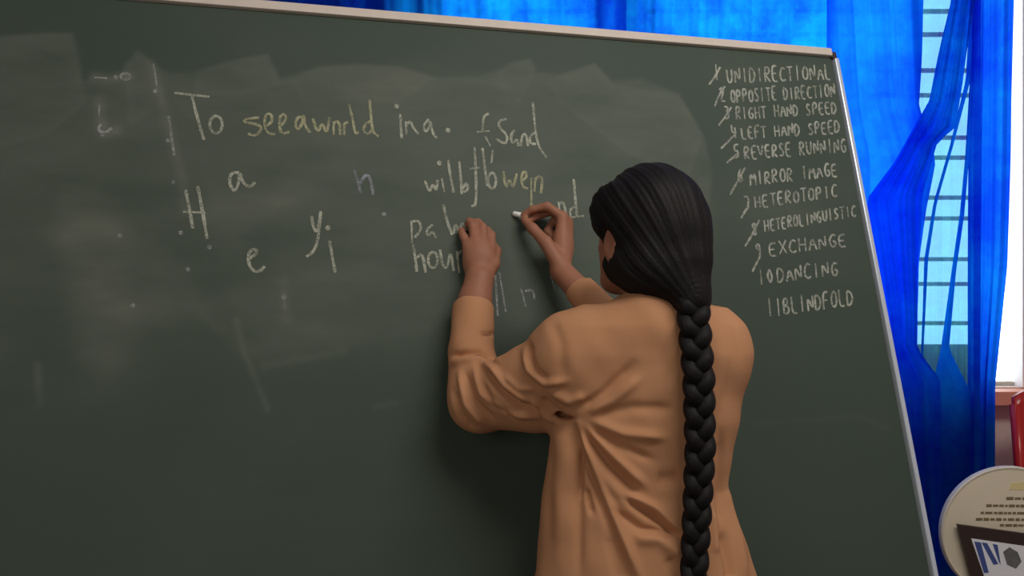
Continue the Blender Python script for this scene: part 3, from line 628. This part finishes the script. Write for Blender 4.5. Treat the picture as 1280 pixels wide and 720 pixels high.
# openings: cuffs, neck, hem
def cut(a, e, back, r):
    e = e / np.linalg.norm(e); t.cone(a - e * back, a + e * .06, r, r, .004, 's')
    def pl(X, Y, Zz): return -((X - a[0]) * e[0] + (Y - a[1]) * e[1] + (Zz - a[2]) * e[2])
    c = a + e * .03; t.add(lambda X, Y, Zz: np.maximum(pl(X, Y, Zz), np.sqrt((X - c[0]) ** 2 + (Y - c[1]) ** 2 + (Zz - c[2]) ** 2) - .06), c - .06, c + .06, .004, 's')
cut(CUL, CUL - WA(589, 440, 1.625), .03, .0345); cut(CUR, WR - CUR, .05, .025)
nk = C7 + np.array([0, .0, -.005]); nd = H(-.03, 0, -.06) - nk
t.cone(nk + [0, .015, -.05], nk + nd * 1.6, .050, .060, .006, 's')
cq = nk + nd * .55; nu = nd / np.linalg.norm(nd)
t.add(lambda X, Y, Zz: np.maximum(-((X - cq[0]) * nu[0] + (Y - cq[1]) * nu[1] + (Zz - cq[2]) * nu[2]), np.sqrt((X - cq[0]) ** 2 + (Y - cq[1]) ** 2 + (Zz - cq[2]) ** 2) - .09), cq - .09, cq + .09, .004, 's')
t.add(lambda X, Y, Zz: (Zz - HEM) * -1 * -1 + 0 * X + 0 * Y, (-.1, 1.2, HEM - .03), (.5, 1.7, HEM), .002, 's')
t.add(lambda X, Y, Zz: np.maximum(torso(.012)(X, Y, Zz), Zz - .80), (-.05, 1.27, HEM - .03), (.5, 1.65, .80), .004, 's')
V, F = t.mesh(); V = relax(V, F, 4, .5); del t
Nn = normals(V, F)
# folds: ridges (+) and valleys (-) lying on the back and the left sleeve
DB = 1.37
folds = [([(714, 528), (722, 575), (724, 640), (722, 715)], DB, .009, -.005), ([(703, 535), (702, 600), (698, 700)], DB, .016, .004),
         ([(724, 532), (745, 595), (768, 650), (800, 722)], DB, .008, .008), ([(720, 535), (738, 590), (762, 650), (786, 722)], DB, .007, -.007),
         ([(733, 533), (770, 572), (806, 606)], DB, .008, .008), ([(730, 540), (760, 580), (798, 617)], DB, .007, -.007), ([(726, 540), (752, 592), (778, 622), (838, 640)], DB, .010, .004),
         ([(738, 526), (778, 540), (830, 545)], DB, .009, .006), ([(740, 536), (775, 556), (815, 575)], DB, .008, -.005),
         ([(785, 616), (815, 630), (850, 664)], DB, .006, .005), ([(780, 622), (812, 642), (850, 668)], DB, .006, -.009), ([(768, 636), (800, 658), (846, 664)], DB, .007, -.007), ([(790, 668), (820, 668), (850, 690)], DB, .012, .006),
         ([(735, 518), (765, 500), (800, 470)], DB, .009, .005), ([(730, 510), (755, 490), (790, 455)], DB, .008, -.005), ([(745, 520), (790, 508), (840, 510)], DB, .010, -.004),
         ([(820, 600), (850, 597)], DB, .014, -.005), ([(760, 665), (775, 720)], DB, .010, -.004), ([(830, 690), (850, 722)], DB, .010, -.005),
         ([(903, 540), (906, 610), (902, 660)], DB, .009, -.005), ([(910, 608), (920, 660), (930, 722)], DB + .03, .009, .005), ([(903, 665), (910, 700), (912, 725)], DB, .010, -.008), ([(893, 640), (893, 690)], DB, .009, .005),
         ([(690, 400), (700, 430), (702, 470)], 1.40, .012, -.003), ([(905, 395), (912, 440), (900, 520)], 1.40, .012, -.003),
         ([(726, 560), (725, 590), (724, 622)], DB, .005, -.008), ([(733, 612), (740, 642)], DB, .005, -.006), ([(690, 560), (688, 700)], DB, .012, -.003),
         # left sleeve
         ([(563, 446), (580, 441), (600, 440), (620, 450)], 1.57, .0055, -.0085), ([(562, 456), (580, 450), (600, 449), (622, 462)], 1.57, .007, .006), ([(600, 418), (618, 420)], 1.58, .005, -.004),
         ([(606, 462), (622, 482), (650, 503), (680, 505)], 1.49, .007, -.007), ([(614, 458), (632, 480), (658, 496)], 1.49, .006, .006), ([(590, 462), (604, 492), (632, 514), (672, 516)], 1.49, .007, .006),
         ([(580, 468), (592, 500), (618, 526)], 1.50, .006, -.006), ([(572, 470), (582, 506), (604, 534)], 1.50, .006, .005), ([(600, 478), (618, 505), (645, 520)], 1.49, .006, -.006), ([(566, 490), (576, 520), (592, 540)], 1.51, .006, -.005),
         ([(661, 428), (661, 446), (669, 462), (682, 470)], 1.44, .0055, -.008), ([(655, 440), (662, 462), (682, 476), (706, 472)], 1.43, .007, .007), ([(676, 498), (692, 512), (706, 522)], 1.42, .006, -.008), ([(664, 500), (682, 518), (698, 528)], 1.42, .006, .006),
         ([(688, 488), (712, 500), (730, 492)], 1.40, .008, .006), ([(630, 470), (650, 484), (668, 482)], 1.46, .006, .004)]
disp = np.zeros(len(V)); back = np.clip(.35 - Nn[:, 1], 0, 1)
for pts, D, wd, amp in folds:
    P = np.array([(lambda q: (q.x, q.z))(W(x, y, D)) for x, y in pts]); best = np.full(len(V), 9.0); endw = np.zeros(len(V)); tot = len(P) - 1
    m = (V[:, 0] > P[:, 0].min() - .05) & (V[:, 0] < P[:, 0].max() + .05) & (V[:, 2] > P[:, 1].min() - .05) & (V[:, 2] < P[:, 1].max() + .05) & (back > 0)
    x = V[m, 0]; z = V[m, 2]; bb = np.full(len(x), 9.0); tt = np.zeros(len(x))
    for i in range(tot):
        e = P[i + 1] - P[i]; q = np.clip(((x - P[i, 0]) * e[0] + (z - P[i, 1]) * e[1]) / (e @ e), 0, 1); d = np.hypot(x - P[i, 0] - q * e[0], z - P[i, 1] - q * e[1])
        c = d < bb; bb = np.where(c, d, bb); tt = np.where(c, (i + q) / tot, tt)
    amp *= 1.35; wd *= .9
    disp[m] += amp * np.exp(-(bb / wd) ** 2) * np.clip(np.minimum(tt, 1 - tt) * 5 + .25, 0, 1) * np.clip(back[m] * 1.3, 0, 1)
# small cloth undulation
x, y, z = V.T
disp += .0016 * np.sin(31 * x + 17 * z + 9 * y) * np.sin(23 * z - 19 * x + 3) + .0010 * np.sin(71 * z + 40 * x) * np.sin(57 * x - 33 * y + 1)
low = np.clip((.86 - z) / .3, 0, 1); th = np.arctan2(x - .22, -(y - 1.45)); disp += low * .010 * np.sin(th * 9 + 1.5 * np.sin(4 * z))
V = V + Nn * disp[:, None]; V = relax(V, F, 1, .4)
tun = npmesh('tunic', V, F, M_tunic, girl)
# ------------------------------------------------------------------ trousers and sandals
t = Grid((.02, 1.33, .06), (.44, 1.60, .66), .005)
for s, kx in ((-1, .02), (1, -.01)):
    t.cone((.225 + s * .07, 1.45, .66), (.225 + s * .08, 1.46 + kx, .42), .085, .070, .02); t.cone((.225 + s * .08, 1.46 + kx, .42), (.225 + s * .09, 1.445 + kx, .12), .070, .052, .02)
V, F = t.mesh(); npmesh('trousers', V, F, M_trouser, girl)
for s, kx in ((-1, .02), (1, -.01)):
    ax, ay = .225 + s * .09, 1.44 + kx; V = []; n = 24
    for zz in (0.0, .012):
        for i in range(n):
            an = 2 * math.pi * i / n; V.append((ax + s * .008 + .043 * math.cos(an) * (1 - .12 * math.sin(an) * -1), ay + .065 + .125 * math.sin(an), zz))
    F = [tuple(range(n))[::-1], tuple(range(n, 2 * n))] + [(i, (i + 1) % n, n + (i + 1) % n, n + i) for i in range(n)]
    so = pymesh('sandal', V, F, M_sandal, girl)
    tube('sandal_strap', [(ax - .034, ay + .09, .012), (ax - .02, ay + .092, .045), (ax + s * .008, ay + .095, .056), (ax + .034, ay + .092, .045), (ax + .046, ay + .09, .012)], [(.004, .012)] * 5, M_sandal, girl, 8)

# ------------------------------------------------------------------ hair and braid
BR = WA(866, 376, 1.370)
t = Grid((.02, 1.27, 1.17), (.44, 1.62, 1.53), .003)
t.ball(H(-.012, 0, .026), (.099, .084, .095), .02, HR); t.ball(H(-.036, 0, -.022), (.074, .076, .080), .03, HR)
t.ball(H(-.050, -.012, .002), (.056, .066, .074), .03, HR)
t.ball(WA(852, 315, 1.40), (.044, .038, .066), .03); t.cone(WA(857, 335, 1.39), BR, .038, .027, .025); t.cone(WA(812, 332, 1.40), BR + [-.004, .01, .01], .038, .024, .03)
t.cone(H(-.012, .05, -.062), WA(815, 345, 1.41), .026, .034, .03)
t.ball(H(.02, .070, .035), (.045, .016, .045), .02, HR); t.ball(H(.02, -.070, .035), (.045, .016, .045), .02, HR)
t.cone(H(.016, .062, -.056), H(-.03, .056, -.06), .014, .030, .02); t.cone(H(.01, .052, -.075), H(-.04, .045, -.075), .014, .03, .02)
# keep the face clear
t.ball(H(.098, 0, -.045), (.058, .085, .095), .012, HR, 's'); t.ball(H(.016, .092, -.026), (.022, .022, .034), .008, HR, 's'); t.ball(H(.016, -.092, -.026), (.022, .022, .034), .008, HR, 's')
V, F = t.mesh(); V = relax(V, F, 3, .5); Nn = normals(V, F)
ax = H(.08, 0, .085) - BR; ax /= np.linalg.norm(ax); r = V - BR; e1 = np.cross(ax, (0, 0, 1.0)); e1 /= np.linalg.norm(e1); e2 = np.cross(ax, e1)
an = np.arctan2(r @ e1, r @ e2); amp = np.clip(np.linalg.norm(np.cross(r, ax), axis=1) / .06, 0, 1)
V = V + Nn * ((np.sin(an * 60 + 2 * np.sin(an * 7)) * .0007 + np.sin(an * 23 + 1) * .0009) * amp)[:, None]
hair = npmesh('hair', V, F, M_hair, girl)
# three strand braid down the back
bp = np.array([WA(865, 366, 1.364), WA(867, 400, 1.352), WA(873, 470, 1.338), WA(875, 560, 1.335), WA(871, 640, 1.332), WA(868, 700, 1.328), WA(866, 780, 1.315), WA(866, 830, 1.30)])
sl = np.concatenate([[0], np.cumsum(np.linalg.norm(np.diff(bp, axis=0), axis=1))])
def bpt(s): return np.array([np.interp(s, sl, bp[:, k]) for k in range(3)])
braid = empty('braid', (0, 0, 0), None, None); braid.parent = girl; braid.matrix_parent_inverse = Matrix.Translation(-Vector(PERS))
T = .108; Ltot = sl[-1]
for k in range(3):
    V = []; F = []; ns = 420; sg = 14
    pts = []
    for i in range(ns + 1):
        s = Ltot * i / ns; c = bpt(s); th = 2 * math.pi * (s / T + k / 3); tp = 1.1 - .28 * s / Ltot
        pts.append(c + np.array((.0125 * math.sin(th) * tp, .0068 * math.sin(2 * th) * tp, 0)))
    for i in range(ns + 1):
        tgt = pts[min(i + 1, ns)] - pts[max(i - 1, 0)]; tgt /= np.linalg.norm(tgt); a = np.array((1.0, 0, 0)); a -= tgt * a.dot(tgt); a /= np.linalg.norm(a); b = np.cross(tgt, a)
        tp = 1.1 - .28 * (i / ns)
        for q in range(sg):
            w = 2 * math.pi * q / sg; gr = 1 + .05 * math.cos(5 * w)
            V.append(pts[i] + (a * math.cos(w) * .0130 + b * math.sin(w) * .0098) * tp * gr)
    for i in range(ns):
        for q in range(sg): q2 = (q + 1) % sg; F.append((i * sg + q, (i + 1) * sg + q, (i + 1) * sg + q2, i * sg + q2))
    o = npmesh('hair_strand', V, F, M_hair); o.parent = braid
e = bp[-1]
o = tube('hair_tie', [e + [0, 0, .012], e, e - [0, 0, .012]], [.016, .019, .016], M_sandal); o.parent = braid
o = tube('braid_tail', [e, e - [0, 0, .04], e - [.003, 0, .09], e - [.004, 0, .13]], [.013, .018, .012, .003], M_hair); o.parent = braid

# ------------------------------------------------------------------ chalk stick in the right hand
tipw = P3(642, 267, .002); endw = P3(656, 270, .024)
ch = tube('chalk_stick', [tipw, tipw + (endw - tipw) * .08, endw], [.0046, .0056, .0056], M_chalk, None, 14)
tag(ch, 'short white stick of chalk pinched in the right hand against the board', 'chalk')

# ------------------------------------------------------------------ round cream board with the framed card
DR = 2.30
rc = W(1263, 666, DR); RX = .188
disc = empty('round_sign', (rc.x, rc.y, rc.z - RX), 'round cream board with lines of small print, behind the dark framed card', 'sign')
n = 72; V = []
prof = [(-.02, 1), (-.006, 1.0), (.0, .985), (.0, .95)]
for yy, rr in [(.022, .97), (.018, 1.0), (.004, 1.0), (.0, .985), (.003, .95)]:
    V += [(rc.x + RX * rr * math.cos(2 * math.pi * i / n), rc.y + yy, rc.z + RX * .96 * rr * math.sin(2 * math.pi * i / n)) for i in range(n)]
F = [tuple(range(n)), tuple(range(4 * n, 5 * n))[::-1]]
for j in range(4): F += [(j * n + i, j * n + (i + 1) % n, (j + 1) * n + (i + 1) % n, (j + 1) * n + i) for i in range(n)]
pymesh('round_panel', V, F, M_cream, disc)
def quad(pts, D, th, name, m, par):
    V = [W(x, y, D) for x, y in pts] + [W(x, y, D) + Vector((0, th, 0)) for x, y in pts]; k = len(pts)
    return pymesh(name, V, [tuple(range(k))[::-1], tuple(range(k, 2 * k))] + [(i, (i + 1) % k, k + (i + 1) % k, k + i) for i in range(k)], m, par)
quad([(1264, 604), (1300, 600), (1320, 606), (1320, 613), (1262, 612)], DR - .0012 + .003, .001, 'yellow_band', M_yellow, disc)
for y, x0, x1 in ((623, 1258, 1310), (632, 1233, 1320), (641, 1226, 1322), (649, 1220, 1326), (656.5, 1250, 1326)):
    x = x0; V = []; F = []
    while x < x1:
        w = random.uniform(3, 9); h = random.uniform(1.2, 1.8); yy = y + (x - x0) * .01
        b0 = len(V); V += [W(x, yy - h, DR + .0015), W(x + w, yy - h, DR + .0015), W(x + w, yy + h, DR + .0015), W(x, yy + h, DR + .0015)]; F.append((b0, b0 + 3, b0 + 2, b0 + 1)); x += w + random.uniform(1, 2.2)
    pymesh('print_line', V, F, M_print, disc)
zt = rc.z - RX * .96; pyb = 360 + (CAM.z - zt) / (DR - .02) * FPX
frm = empty('framed_card', tuple(W(1270, pyb, DR - .02)), 'dark framed white card with blue letter N and grey emblem, leaning before the round board', 'picture')
quad([(1198, 656), (1345, 676), (1335, pyb), (1223, pyb)], DR - .020, .012, 'picture_frame', M_dark, frm)
card = quad([(1214, 673), (1332, 690), (1325, pyb - 12), (1237, pyb - 12)], DR - .0215, .002, 'picture_card', M_card, frm)
for q in ([(1218, 677), (1226, 678), (1236, 716), (1230, 716)], [(1227, 678), (1234, 679), (1248, 705), (1242, 706)], [(1241, 680), (1247, 681), (1251, 706), (1248.6, 702)]):
    o = quad(q, DR - .0222, .0008, 'letter_stroke', M_blue, frm)
quad([(1254, 690), (1262, 684), (1272, 690), (1277, 702), (1270, 711), (1259, 706)], DR - .0222, .0008, 'grey_emblem', M_grey, frm)
stl = empty('wooden_stool', (rc.x, rc.y + .02, 0), 'low brown wooden stool under the round cream board', 'stool')
zt = rc.z - RX * .96
box('stool_seat', (rc.x + .02, rc.y + .02, zt - .0165), (.40, .26, .03), M_wood, stl, bevel=.004)
for sx in (-1, 1):
    for sy in (-1, 1): box('leg', (rc.x + sx * .145, rc.y + .02 + sy * .105, (zt - .032) / 2), (.03, .03, zt - .032), M_wood, stl)

# ------------------------------------------------------------------ red plastic chair at the right edge
DCH = 2.66; cx0 = W(1268, 0, 2.74).x; chair = empty('plastic_chair', (cx0 + .22, DCH, 0), 'red moulded plastic chair cut by the right edge, in front of the window sill', 'chair')
wd = .44; ztop = CAM.z - (486 - 360) / FPX * DCH
post = lambda x, s: [(x, DCH + .08, ztop - .06), (x + s * .0, DCH + .05, .70), (x, DCH - .02, .44), (x - s * .0, DCH + .03, 0.01)]
tube('leg', post(cx0, 1), [(.018, .014), (.02, .016), (.022, .018), (.018, .014)], M_red, chair); tube('leg', post(cx0 + wd, -1), [(.018, .014), (.02, .016), (.022, .018), (.018, .014)], M_red, chair)
for xx in (cx0 + .01, cx0 + wd - .01): tube('leg', [(xx, DCH - .40, .42), (xx, DCH - .43, .01)], [(.022, .018), (.018, .014)], M_red, chair)
V = []; F = []; nn = 16
for j in range(9):
    for i in range(nn + 1):
        u = i / nn; v = j / 8; x = cx0 - .008 + (wd + .016) * u; zz = .60 + (ztop - .60 - .035 * (2 * u - 1) ** 4) * v
        V.append((x, DCH + .055 + .03 * v - .03 * (1 - (2 * u - 1) ** 2) * -1 - .02, zz))
for j in range(8):
    for i in range(nn): a = j * (nn + 1) + i; F.append((a, a + 1, a + nn + 2, a + nn + 1))
bk = pymesh('backrest', V, F, M_red, chair, True); md = bk.modifiers.new('thickness', 'SOLIDIFY'); md.thickness = .014
box('seat', (cx0 + wd / 2, DCH - .20, .435), (wd + .02, .44, .025), M_red, chair, bevel=.008)
for xx in (cx0 - .005, cx0 + wd + .005): tube('armrest', [(xx, DCH + .04, .66), (xx, DCH - .2, .655), (xx, DCH - .38, .63), (xx, DCH - .41, .44)], [(.012, .02)] * 4, M_red, chair)
